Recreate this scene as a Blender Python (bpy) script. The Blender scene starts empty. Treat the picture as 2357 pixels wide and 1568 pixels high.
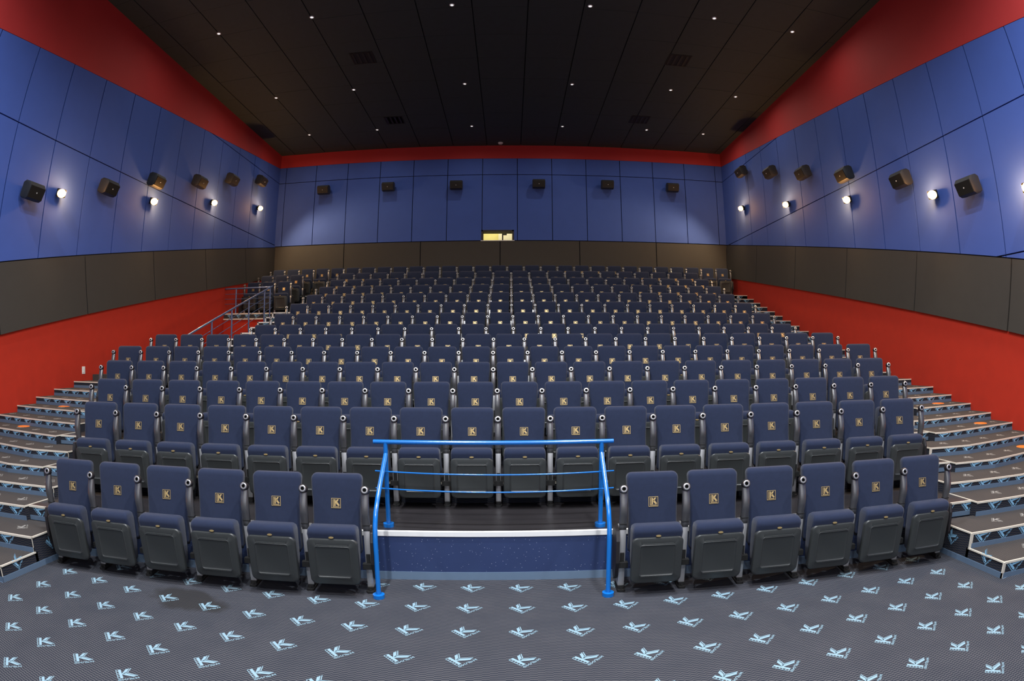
import bpy, math, random
from mathutils import Vector, Matrix

sc = bpy.context.scene
col = sc.collection
random.seed(7)

# ------------------------------------------------------------------ camera
# fisheye lens, slightly cropped off-centre (principal point 1211.7, 785 in a 2357 x 1568 frame)
CAMZ = 2.1
cd = bpy.data.cameras.new('camera')
cam = bpy.data.objects.new('camera', cd); col.objects.link(cam); sc.camera = cam
cd.type = 'PANO'
cd.panorama_type = 'FISHEYE_LENS_POLYNOMIAL'
cd.sensor_width = 36.0
cd.sensor_fit = 'HORIZONTAL'
cd.fisheye_fov = math.radians(175)
cd.fisheye_polynomial_k0 = 0.0
cd.fisheye_polynomial_k1, cd.fisheye_polynomial_k2 = -0.0496907, -0.00014429
cd.fisheye_polynomial_k3, cd.fisheye_polynomial_k4 = 1.631607e-05, -6.622227e-07
cd.clip_start = 0.05; cd.clip_end = 200
cd.shift_x = (1178.5 - 1211.74) / 2357
cd.shift_y = (784.99 - 784.0) / 2357
PIT, ROLL, YAW = 0.02487, -0.00404, 0.02754
fwd = Vector((math.sin(YAW) * math.cos(PIT), math.cos(YAW) * math.cos(PIT), math.sin(PIT)))
rt0 = Vector((math.cos(YAW), -math.sin(YAW), 0)); up0 = rt0.cross(fwd)
rt = math.cos(ROLL) * rt0 + math.sin(ROLL) * up0
up = -math.sin(ROLL) * rt0 + math.cos(ROLL) * up0
M = Matrix((rt, up, -fwd)).transposed().to_4x4()
M.translation = Vector((0, 0, CAMZ))
cam.matrix_world = M

# ------------------------------------------------------------------ world, exposure
w = bpy.data.worlds.new('world'); sc.world = w; w.use_nodes = True
w.node_tree.nodes['Background'].inputs[0].default_value = (0.02, 0.025, 0.035, 1)
w.node_tree.nodes['Background'].inputs[1].default_value = 0.3
vs = sc.view_settings
vs.view_transform = 'Standard'; vs.look = 'None'; vs.exposure = 0.0; vs.gamma = 1.0; vs.use_curve_mapping = False

# ceiling house lights over the front of the hall (their fixtures are built further down)
FRONT_POWER = 330
FRONT_COL = (0.93, 0.96, 1.0)
SCONCE_POWER = 90
SCONCE_COL = (1.0, 0.70, 0.40)
SPILL_COL = (1.0, 0.46, 0.13)
DOWN_POWER = 15
DOWN_COL = (1.0, 0.93, 0.84)
FRONT_LAMPS = [(x, y) for y in (-3.2, 0.4, 3.9) for x in (-1.28, 1.7)] + [(-6.87, 2.2), (6.53, 2.2)]   # the last two are added, unseen, to brighten the side walls

# ------------------------------------------------------------------ helpers
def lin(c):
    return tuple((v / 255 / 12.92) if v / 255 <= 0.04045 else ((v / 255 + 0.055) / 1.055) ** 2.4 for v in c)

MATS = {}
def mat(name, rgb, rough=0.6, metal=0.0, spec=0.5, var=0.0, scale=20.0, bump=0.0, bscale=200.0, emit=None, estr=0.0, speck=None, coat=0.0, sheen=0.0):
    m = bpy.data.materials.new(name); m.use_nodes = True
    nt = m.node_tree; b = nt.nodes['Principled BSDF']
    b.inputs['Base Color'].default_value = (*rgb, 1)
    b.inputs['Roughness'].default_value = rough
    b.inputs['Metallic'].default_value = metal
    b.inputs['Specular IOR Level'].default_value = spec
    if coat: b.inputs['Coat Weight'].default_value = coat; b.inputs['Coat Roughness'].default_value = 0.15
    if sheen: b.inputs['Sheen Weight'].default_value = sheen; b.inputs['Sheen Roughness'].default_value = 0.5
    tc = nt.nodes.new('ShaderNodeTexCoord')
    last = None
    if var > 0:
        n = nt.nodes.new('ShaderNodeTexNoise'); n.inputs['Scale'].default_value = scale; n.inputs['Detail'].default_value = 4
        nt.links.new(tc.outputs['Object'], n.inputs['Vector'])
        r = nt.nodes.new('ShaderNodeMix'); r.data_type = 'RGBA'
        r.inputs['A'].default_value = (*[v * (1 - var) for v in rgb], 1)
        r.inputs['B'].default_value = (*[v * (1 + var) for v in rgb], 1)
        nt.links.new(n.outputs['Fac'], r.inputs['Factor'])
        last = r.outputs['Result']
    if speck:
        v = nt.nodes.new('ShaderNodeTexVoronoi'); v.inputs['Scale'].default_value = speck[1]
        nt.links.new(tc.outputs['Object'], v.inputs['Vector'])
        lt = nt.nodes.new('ShaderNodeMath'); lt.operation = 'LESS_THAN'; lt.inputs[1].default_value = speck[2]
        nt.links.new(v.outputs['Distance'], lt.inputs[0])
        r = nt.nodes.new('ShaderNodeMix'); r.data_type = 'RGBA'
        if last: nt.links.new(last, r.inputs['A'])
        else: r.inputs['A'].default_value = (*rgb, 1)
        r.inputs['B'].default_value = (*speck[0], 1)
        nt.links.new(lt.outputs[0], r.inputs['Factor'])
        last = r.outputs['Result']
    if last: nt.links.new(last, b.inputs['Base Color'])
    if bump > 0:
        n = nt.nodes.new('ShaderNodeTexNoise'); n.inputs['Scale'].default_value = bscale; n.inputs['Detail'].default_value = 2
        nt.links.new(tc.outputs['Object'], n.inputs['Vector'])
        bp = nt.nodes.new('ShaderNodeBump'); bp.inputs['Strength'].default_value = bump; bp.inputs['Distance'].default_value = 0.01
        nt.links.new(n.outputs['Fac'], bp.inputs['Height']); nt.links.new(bp.outputs['Normal'], b.inputs['Normal'])
    if emit:
        b.inputs['Emission Color'].default_value = (*emit, 1); b.inputs['Emission Strength'].default_value = estr
    MATS[name] = m
    return m

def carpet_mat(name, a, bcol, stain=None):
    """woven carpet: staggered columns of short light dashes, laid out on the UV map (metres)"""
    m = bpy.data.materials.new(name); m.use_nodes = True
    nt = m.node_tree; b = nt.nodes['Principled BSDF']; b.inputs['Roughness'].default_value = 0.95
    b.inputs['Specular IOR Level'].default_value = 0.15
    uv = nt.nodes.new('ShaderNodeUVMap'); sep = nt.nodes.new('ShaderNodeSeparateXYZ')
    nt.links.new(uv.outputs[0], sep.inputs[0])
    def mth(op, x, y=None, z=None):
        n = nt.nodes.new('ShaderNodeMath'); n.operation = op
        for i, v in enumerate((x, y, z)):
            if v is None: continue
            if isinstance(v, (int, float)): n.inputs[i].default_value = v
            else: nt.links.new(v, n.inputs[i])
        return n.outputs[0]
    cx = mth('DIVIDE', sep.outputs[0], 0.052)
    ci = mth('FLOOR', cx)
    off = mth('FRACT', mth('MULTIPLY', ci, 0.37))
    ry = mth('FRACT', mth('ADD', mth('DIVIDE', sep.outputs[1], 0.024), off))
    dash = mth('LESS_THAN', ry, 0.42)
    no = nt.nodes.new('ShaderNodeTexNoise'); no.inputs['Scale'].default_value = 3.0; no.inputs['Detail'].default_value = 6
    nt.links.new(uv.outputs[0], no.inputs['Vector'])
    f = mth('MULTIPLY', dash, mth('ADD', mth('MULTIPLY', no.outputs['Fac'], 0.8), 0.35))
    mx = nt.nodes.new('ShaderNodeMix'); mx.data_type = 'RGBA'
    mx.inputs['A'].default_value = (*a, 1); mx.inputs['B'].default_value = (*bcol, 1)
    nt.links.new(f, mx.inputs['Factor'])
    out = mx.outputs['Result']
    if stain:
        sx, sy, rx, ry_ = stain
        dx = mth('DIVIDE', mth('SUBTRACT', sep.outputs[0], sx), rx); dy = mth('DIVIDE', mth('SUBTRACT', sep.outputs[1], sy), ry_)
        d = mth('SQRT', mth('ADD', mth('MULTIPLY', dx, dx), mth('MULTIPLY', dy, dy)))
        d = mth('ADD', d, mth('MULTIPLY', mth('SUBTRACT', no.outputs['Fac'], 0.5), 1.6))
        s = mth('MULTIPLY', mth('MINIMUM', mth('MAXIMUM', mth('MULTIPLY', mth('SUBTRACT', 1.0, d), 3.0), 0.0), 1.0), 0.6)
        m2 = nt.nodes.new('ShaderNodeMix'); m2.data_type = 'RGBA'
        nt.links.new(out, m2.inputs['A']); m2.inputs['B'].default_value = (0.018, 0.016, 0.013, 1)
        nt.links.new(s, m2.inputs['Factor']); out = m2.outputs['Result']
    nt.links.new(out, b.inputs['Base Color'])
    MATS[name] = m
    return m

class MB:
    def __init__(s): s.v = []; s.f = []; s.m = []; s.uv = []
    def face(s, pts, mi=0, uv=None):
        i = len(s.v); s.v += [tuple(p) for p in pts]; s.f.append(tuple(range(i, i + len(pts)))); s.m.append(mi); s.uv.append(uv)
    def box(s, x0, x1, y0, y1, z0, z1, mi=0):
        p = [(x0, y0, z0), (x1, y0, z0), (x1, y1, z0), (x0, y1, z0), (x0, y0, z1), (x1, y0, z1), (x1, y1, z1), (x0, y1, z1)]
        i = len(s.v); s.v += p
        for q in ((0, 3, 2, 1), (4, 5, 6, 7), (0, 1, 5, 4), (1, 2, 6, 5), (2, 3, 7, 6), (3, 0, 4, 7)):
            s.f.append(tuple(i + k for k in q)); s.m.append(mi); s.uv.append(None)
    def loft(s, rings, mi=0, cap0=True, cap1=True):
        n = len(rings[0]); i = len(s.v)
        for r in rings: s.v += [tuple(p) for p in r]
        for a in range(len(rings) - 1):
            for k in range(n):
                k2 = (k + 1) % n
                s.f.append((i + a * n + k, i + a * n + k2, i + (a + 1) * n + k2, i + (a + 1) * n + k)); s.m.append(mi); s.uv.append(None)
        if cap0: s.f.append(tuple(i + k for k in reversed(range(n)))); s.m.append(mi); s.uv.append(None)
        if cap1: s.f.append(tuple(i + (len(rings) - 1) * n + k for k in range(n))); s.m.append(mi); s.uv.append(None)
    def tube(s, pts, r, n=10, mi=0, cap=True):
        rings = []
        P = [Vector(p) for p in pts]
        ref = None
        for k, p in enumerate(P):
            t = (P[min(k + 1, len(P) - 1)] - P[max(k - 1, 0)]).normalized()
            if ref is None:
                ref = Vector((0, 0, 1)) if abs(t.z) < 0.9 else Vector((0, 1, 0))
            a = (ref - t * ref.dot(t)).normalized(); ref = a; b = t.cross(a)
            rr = r[k] if isinstance(r, (list, tuple)) else r
            rings.append([p + a * rr * math.cos(2 * math.pi * j / n) + b * rr * math.sin(2 * math.pi * j / n) for j in range(n)])
        s.loft(rings, mi, cap, cap)
    def prism(s, poly, fn, d, mi=0):
        """extrude 2D polygon: fn(u,v,w) -> xyz, w 0..d"""
        n = len(poly)
        s.loft([[fn(u, v, 0) for u, v in poly], [fn(u, v, d) for u, v in poly]], mi)
    def obj(s, name, mats, parent=None, smooth=False, bevel=0.0, loc=None):
        me = bpy.data.meshes.new(name)
        me.from_pydata(s.v, [], s.f); me.update()
        mats = mats if isinstance(mats, (list, tuple)) else [mats]
        for m in mats: me.materials.append(m)
        for p, mi in zip(me.polygons, s.m):
            p.material_index = mi
        if any(u for u in s.uv):
            l = me.uv_layers.new(name='UVMap')
            for p, u in zip(me.polygons, s.uv):
                if u:
                    for li, c in zip(p.loop_indices, u): l.data[li].uv = c
        o = bpy.data.objects.new(name, me); col.objects.link(o)
        if parent: o.parent = parent
        if loc: o.location = loc
        fix_mesh(me, smooth)
        if bevel:
            md = o.modifiers.new('bevel', 'BEVEL'); md.width = bevel; md.segments = 2; md.limit_method = 'ANGLE'; md.angle_limit = math.radians(50)
        return o

import bmesh
def fix_mesh(me, smooth):
    bm = bmesh.new(); bm.from_mesh(me)
    bmesh.ops.remove_doubles(bm, verts=bm.verts, dist=1e-5)
    closed = all(e.is_manifold for e in bm.edges)
    if closed: bmesh.ops.recalc_face_normals(bm, faces=bm.faces)
    bm.to_mesh(me); bm.free()
    if smooth:
        for p in me.polygons: p.use_smooth = True
        try: me.set_sharp_from_angle(angle=math.radians(smooth if smooth > 1 else 40))
        except Exception: pass

def empty(name, loc=(0, 0, 0), rz=0.0, parent=None):
    o = bpy.data.objects.new(name, None); o.empty_display_size = 0.1
    col.objects.link(o); o.location = loc; o.rotation_euler = (0, 0, rz)
    if parent: o.parent = parent
    return o
def tag(o, label, cat, group=None):
    o['label'] = label; o['category'] = cat
    if group: o['group'] = group
    return o
def struct(o, label=None):
    o['kind'] = 'structure'
    if label: o['label'] = label
    return o
def copy_tree(o, parent=None):
    c = o.copy(); col.objects.link(c); c.parent = parent
    for ch in o.children: copy_tree(ch, c)
    return c
def arc_pts(cx, cz, r, a0, a1, n):
    return [(cx + r * math.cos(math.radians(a0 + (a1 - a0) * k / n)), cz + r * math.sin(math.radians(a0 + (a1 - a0) * k / n))) for k in range(n + 1)]
def rrect(a0, a1, b0, b1, r, n=4):
    r = min(r, (a1 - a0) / 2 - 1e-4, (b1 - b0) / 2 - 1e-4)
    return arc_pts(a1 - r, b1 - r, r, 0, 90, n) + arc_pts(a0 + r, b1 - r, r, 90, 180, n) + arc_pts(a0 + r, b0 + r, r, 180, 270, n) + arc_pts(a1 - r, b0 + r, r, 270, 360, n)

# ------------------------------------------------------------------ materials
mat('blue_panel', (0.044, 0.098, 0.385), 0.8, var=0.06, scale=3, bump=0.15, bscale=300)
mat('grey_panel', (0.044, 0.040, 0.034), 0.8, var=0.08, scale=4, bump=0.15, bscale=300)
mat('red_paint', (0.42, 0.022, 0.022), 0.75, var=0.06, scale=2)
mat('red_fabric', (0.44, 0.018, 0.003), 0.85, var=0.10, scale=5, bump=0.2, bscale=300)
mat('ceiling_tile', (0.031, 0.045, 0.047), 0.75, var=0.15, scale=6)
mat('dark_gap', (0.008, 0.010, 0.018), 0.9)
mat('black', (0.008, 0.008, 0.008), 0.7)
mat('vinyl', (0.022, 0.020, 0.022), 0.32, var=0.35, scale=3, speck=((0.09, 0.09, 0.1), 55, 0.06))
mat('blue_vinyl', (0.030, 0.050, 0.135), 0.38, var=0.12, scale=4, speck=((0.36, 0.40, 0.55), 34, 0.10))
mat('nosing', (0.74, 0.70, 0.60), 0.30, metal=0.2)
mat('edge_white', (0.88, 0.88, 0.86), 0.4)
mat('skirting', (0.095, 0.145, 0.215), 0.45, var=0.05)
mat('print_blue', (0.22, 0.345, 0.42), 0.9)
mat('print_riser_bluecast', (0.20, 0.42, 0.62), 0.9)  # bluer than the floor print: bluish ambient light put into the colour
mat('print_tread', (0.27, 0.265, 0.25), 0.9)
mat('fabric', (0.0140, 0.0215, 0.050), 0.9, var=0.15, scale=30, bump=0.25, bscale=500, spec=0.2, sheen=0.15)
mat('seat_plastic', (0.035, 0.039, 0.039), 0.38, bump=0.05, bscale=800)
mat('arm_plastic', (0.17, 0.17, 0.175), 0.31, metal=0.7)
mat('ring_metal', (0.48, 0.48, 0.49), 0.33, metal=0.85)
mat('stand_metal', (0.50, 0.50, 0.51), 0.36, metal=0.7)
mat('gold', (0.62, 0.45, 0.20), 0.35, metal=0.6)
mat('badge_dark', (0.010, 0.011, 0.020), 0.4)
mat('end_panel', (0.012, 0.010, 0.012), 0.5)
mat('rail_blue', (0.004, 0.15, 0.53), 0.22, coat=0.5)
mat('rail_dark', (0.11, 0.16, 0.31), 0.25, metal=0.4, coat=0.3)
mat('speaker_black', (0.009, 0.0085, 0.007), 0.6, bump=0.2, bscale=500)
mat('speaker_side', (0.022, 0.023, 0.022), 0.5)
mat('white_plastic', (0.75, 0.75, 0.73), 0.4)
mat('bulb', (1, 0.9, 0.7), 0.4, emit=(1.0, 0.60, 0.24), estr=4.5)
mat('downlight_glow', (1, 1, 1), 0.4, emit=(0.95, 0.98, 1.0), estr=1.1)
mat('front_glow', (1, 1, 1), 0.4, emit=FRONT_COL, estr=12)
mat('booth_yellow', (0.80, 0.74, 0.36), 0.8)
mat('booth_white', (0.8, 0.76, 0.62), 0.8)
mat('booth_dark', (0.03, 0.025, 0.02), 0.6)
mat('orange_disc', (0.75, 0.18, 0.02), 0.5)
mat('screen_white', (0.8, 0.8, 0.82), 0.7)
mat('front_black', (0.02, 0.02, 0.022), 0.9)
g = bpy.data.materials.new('pane_glass'); g.use_nodes = True; MATS['pane_glass'] = g
b = g.node_tree.nodes['Principled BSDF']; b.inputs['Transmission Weight'].default_value = 1.0; b.inputs['Roughness'].default_value = 0.0; b.inputs['IOR'].default_value = 1.05
# stain on the carpet to the left, in floor coordinates
carpet_mat('carpet', (0.022, 0.026, 0.037), (0.098, 0.095, 0.102), stain=(-2.80, 3.98, 0.48, 0.22))
carpet_mat('stair_carpet', (0.040, 0.036, 0.036), (0.085, 0.076, 0.070))
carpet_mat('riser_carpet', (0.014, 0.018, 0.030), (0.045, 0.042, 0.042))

# ------------------------------------------------------------------ room dimensions
XL, XR, YB, YF, ZC = -8.70, 7.87, 19.35, -7.0, 9.60
YROW = {1: 4.76, 2: 6.03, 3: 7.10, 4: 8.13, 5: 9.20, 6: 10.28, 7: 11.42, 8: 12.50, 9: 13.50, 10: 14.52, 11: 15.55, 12: 16.57, 13: 17.60, 14: 18.62}
ZROW = {1: 0.0, 2: 0.475, 3: 0.705, 4: 0.945, 5: 1.185, 6: 1.43, 7: 1.675, 8: 1.99, 9: 2.325, 10: 2.665, 11: 3.0, 12: 3.335, 13: 3.68, 14: 4.02}
CURV = {1: 0.0258, 2: 0.026, 3: 0.025, 4: 0.022, 5: 0.019, 6: 0.015, 7: 0.011, 8: 0.007, 9: 0.004}
XC = -0.15
PITCH = 0.554
def rot(r): return 0.0195 if r <= 7 else {8: 0.013, 9: 0.006}.get(r, 0.0)
def row_y(r, x, off=0.0): return YROW[r] + off - CURV.get(r, 0) * (x - XC) ** 2 + rot(r) * (x - XC)
def edge_y(r, x): return row_y(r, x, -1.0)
def left_top(y): return 2.40 + 0.1955 * (y - 6.68)          # underside of grey band, left wall
def right_top(y): return 2.318 + 0.1892 * (y - 6.043)
def left_blue(y): return 3.62 + 0.1878 * (y - 6.569)        # grey / blue border
def right_blue(y): return 3.479 + 0.1915 * (y - 5.936)
def left_red(y): return 7.503 + 0.1100 * (y - 5.159)        # blue / upper red border
def right_red(y): return 7.196 + 0.1265 * (y - 4.628)

# ------------------------------------------------------------------ the printed logo (letter K, film strip, word)
def logo_polys():
    P = []
    def q(*p): P.append(list(p))
    def seg(x0, y0, x1, y1, wd):
        dx, dy = x1 - x0, y1 - y0; l = math.hypot(dx, dy); nx, ny = -dy / l * wd / 2, dx / l * wd / 2
        q((x0 + nx, y0 + ny), (x0 - nx, y0 - ny), (x1 - nx, y1 - ny), (x1 + nx, y1 + ny))
    # film strip: outer line and crossbars, stem of the K
    q((0.0, 0.20), (0.03, 0.20), (0.03, 1.0), (0.0, 1.0))
    for k in range(6):
        y = 0.20 + k * 0.155
        q((0.03, y), (0.13, y), (0.13, y + 0.035), (0.03, y + 0.035))
    q((0.13, 0.20), (0.27, 0.20), (0.27, 1.0), (0.13, 1.0))
    # upper arm: three slanted bars
    for k, (a, e) in enumerate(((0.27, 0.98), (0.37, 1.0), (0.47, 1.0))):
        y0 = 0.62 - 0.02 * k; wd = (0.105, 0.06, 0.045)[k]
        top = e; L = (top - y0)
        q((a, y0), (a + wd, y0 - 0.02), (a + wd + L * 0.72, top), (a + L * 0.72, top))
    # leg of the K: broad bar and a thin one
    q((0.27, 0.60), (0.40, 0.66), (0.93, 0.245), (0.78, 0.205), (0.27, 0.55))
    q((0.43, 0.685), (0.48, 0.70), (1.03, 0.27), (0.97, 0.245))
    # the word under it
    x = 0.0
    def L_(c, x):
        h, w_ = 0.145, 0.155; t = 0.034
        if c == 'F':
            seg(x + w_ / 2, 0, x + w_ / 2, h + 0.02, t); seg(x, 0.05, x, 0.10, t); seg(x + w_, 0.05, x + w_, 0.10, t); seg(x, 0.035, x + w_, 0.035, t * 0.8); seg(x, 0.115, x + w_, 0.115, t * 0.8)
        if c == 'I':
            seg(x, 0, x, h, t); seg(x + w_, 0, x + w_, h, t); seg(x, 0.02, x + w_, h - 0.02, t)
        if c == 'L':
            seg(x, 0, x + 0.05, h, t); seg(x + w_, 0, x + w_, h, t); seg(x + 0.04, h - 0.015, x + w_, h - 0.015, t)
        if c == 'B':
            seg(x, 0, x, h, t); seg(x, 0.015, x + w_ * 0.8, 0.015, t); seg(x, 0.08, x + w_ * 0.8, 0.08, t); seg(x + w_ * 0.8, 0, x + w_ * 0.8, 0.095, t)
        if c == 'M':
            seg(x, 0, x, h, t); seg(x + w_, 0, x + w_, h, t); seg(x, h, x + w_ / 2, 0.04, t); seg(x + w_ / 2, 0.04, x + w_, h, t)
    for c in 'FILBM':
        L_(c, x); x += 0.215
    return P
LOGO = logo_polys()
LOGO_LEG = 0.155
def add_logo(mb, fn, scale=LOGO_LEG, clip=None):
    """fn(a,b) maps logo plane metres (a along the rotated text... ) -> xyz; apex of the right angle at 0,0, legs at 45 degrees"""
    for p in LOGO:
        pts = [((u - v) * 0.7071 * scale, (u + v) * 0.7071 * scale) for u, v in p]
        if clip:
            pts = clip_poly(pts, clip[0], clip[1])
            if len(pts) < 3: continue
        mb.face([fn(a, b) for a, b in pts])
def clip_poly(pts, b0, b1):
    for lim, sgn in ((b0, 1), (b1, -1)):
        out = []
        for i in range(len(pts)):
            p, q = pts[i], pts[(i + 1) % len(pts)]
            ip, iq = sgn * (p[1] - lim) >= 0, sgn * (q[1] - lim) >= 0
            if ip: out.append(p)
            if ip != iq:
                t = (lim - p[1]) / (q[1] - p[1]); out.append((p[0] + t * (q[0] - p[0]), lim))
        pts = out
        if not pts: return pts
    return pts

# ------------------------------------------------------------------ floor
STAIR_XI = {-1: -4.67, 1: 4.42}
mb = MB()
mb.face([(XL, YF, 0), (XR, YF, 0), (XR, 6, 0), (XL, 6, 0)], 0, [(XL, YF), (XR, YF), (XR, 6), (XL, 6)])
floor = struct(mb.obj('floor', MATS['carpet']), 'dark patterned carpet with pale blue letter K prints')
mb = MB()
LAT = 0.4356
for j in range(-2, 13):
    for i in range(-20, 20):
        x, y = 0.0746 + LAT * i, 4.380 - LAT * j
        if y > 4.95 + 0.0 * x or y < 1.0: continue
        y_ = y - 0.105
        if x < STAIR_XI[-1] + 0.1 and y > 3.1: continue
        if x > STAIR_XI[1] - 0.1 and y > 3.2: continue
        if x < XL + 0.2 or x > XR - 0.2: continue
        if y > edge_y(2, x) - 0.14: continue
        add_logo(mb, lambda a, b, x=x, y_=y_: (x + a, y_ + b, 0.0012))
mb.obj('carpet_print', MATS['print_blue'], floor)

# ------------------------------------------------------------------ seating tiers (floor structure)
NSEAT = {1: 16, 2: 18, 3: 20, 4: 22, 5: 24, 6: 24}
XMID = {1: -0.15, 2: -0.14, 3: -0.17, 4: -0.25, 5: -0.285, 6: -0.31}
def row_ends(r):
    if r <= 6:
        h = NSEAT[r] * PITCH / 2 + 0.06
        return XMID[r] - h, XMID[r] + h
    if r <= 13: return -5.62, 6.17
    return XL, XR
def tier(r):
    x0, x1 = row_ends(r)
    if r == 1: return
    mb = MB(); n = 24
    xs = [x0 + (x1 - x0) * k / n for k in range(n + 1)]
    zt = ZROW[r]; zb = ZROW[r - 1] - 0.02 if r > 2 else 0.0
    def yb(x):
        if r < 14: return edge_y(r + 1, x) + 0.03
        return YB
    for a, c in zip(xs[:-1], xs[1:]):
        ya, yc = edge_y(r, a), edge_y(r, c)
        mb.face([(a, ya, zt), (c, yc, zt), (c, yb(c), zt), (a, yb(a), zt)], 0)
        mid = r == 2 and abs((a + c) / 2 - XC) < 4.0
        mb.face([(a, ya, zb), (c, yc, zb), (c, yc, zt), (a, ya, zt)], 1 if mid else 2, [(a, 0), (c, 0), (c, zt - zb), (a, zt - zb)])
    for x, s in ((x0, 1), (x1, -1)):
        p = [(x, edge_y(r, x), zb), (x, edge_y(r, x), zt), (x, yb(x), zt), (x, yb(x), zb)]
        mb.face(p if s == 1 else p[::-1], 2)
    t = struct(mb.obj('floor_tier', [MATS['vinyl'], MATS['blue_vinyl'], MATS['riser_carpet']]), 'seating tier of dark vinyl for row %d' % r)
    def edging(xs_, m, h, d):
        nb = MB()
        nb.loft([[(x, edge_y(r, x) - 0.008, zt - h), (x, edge_y(r, x) + 0.0, zt - h), (x, edge_y(r, x) + d, zt + 0.004), (x, edge_y(r, x) - 0.008, zt + 0.004)] for x in xs_])
        nb.obj('nosing', MATS[m], t)
    if r == 2:
        edging([x for x in xs if abs(x - XC) < 4.2], 'edge_white', 0.042, 0.03)
        edging([x for x in xs if x - XC > 4.1], 'nosing', 0.018, 0.014); edging([x for x in xs if x - XC < -4.1], 'nosing', 0.018, 0.014)
    else:
        edging(xs, 'nosing', 0.018, 0.014)
    if 2 <= r <= 6:                      # printed riser and skirting where the tier shows past the row in front
        p0, p1 = row_ends(r - 1)
        for a, c in ((x0, p0), (p1, x1)):
            zs = step_z(2 * r - 2)
            sk = MB(); sk.loft([[(x, edge_y(r, x) - 0.008, zs - 0.0), (x, edge_y(r, x) + 0.001, zs), (x, edge_y(r, x) + 0.001, zs + 0.05), (x, edge_y(r, x) - 0.008, zs + 0.05)] for x in (a, (a + c) / 2, c)])
            sk.obj('skirting', MATS['skirting'], t)
            pb = MB()
            for i in range(-40, 41):
                x = 0.0746 + 0.30 * i
                if a + 0.03 < x < c + 0.03:
                    sl = (edge_y(r, x + 0.01) - edge_y(r, x)) / 0.01
                    zc = zt - 0.135
                    add_logo(pb, lambda a_, b_, x=x, sl=sl, zc=zc: (x + a_, edge_y(r, x) + sl * a_ - 0.0015, zc + b_), 0.15, (max(0.0, zs + 0.05 - zc), 0.116))
            if pb.v: pb.obj('riser_print', MATS['print_riser_bluecast'], t)
    if r == 2:
        sb = MB()
        sb.loft([[(x, edge_y(r, x) - 0.018, 0.0), (x, edge_y(r, x), 0.0), (x, edge_y(r, x), 0.075), (x, edge_y(r, x) - 0.006, 0.075)] for x in xs])
        sb.obj('baseboard', MATS['skirting'], t)
    return t

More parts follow.
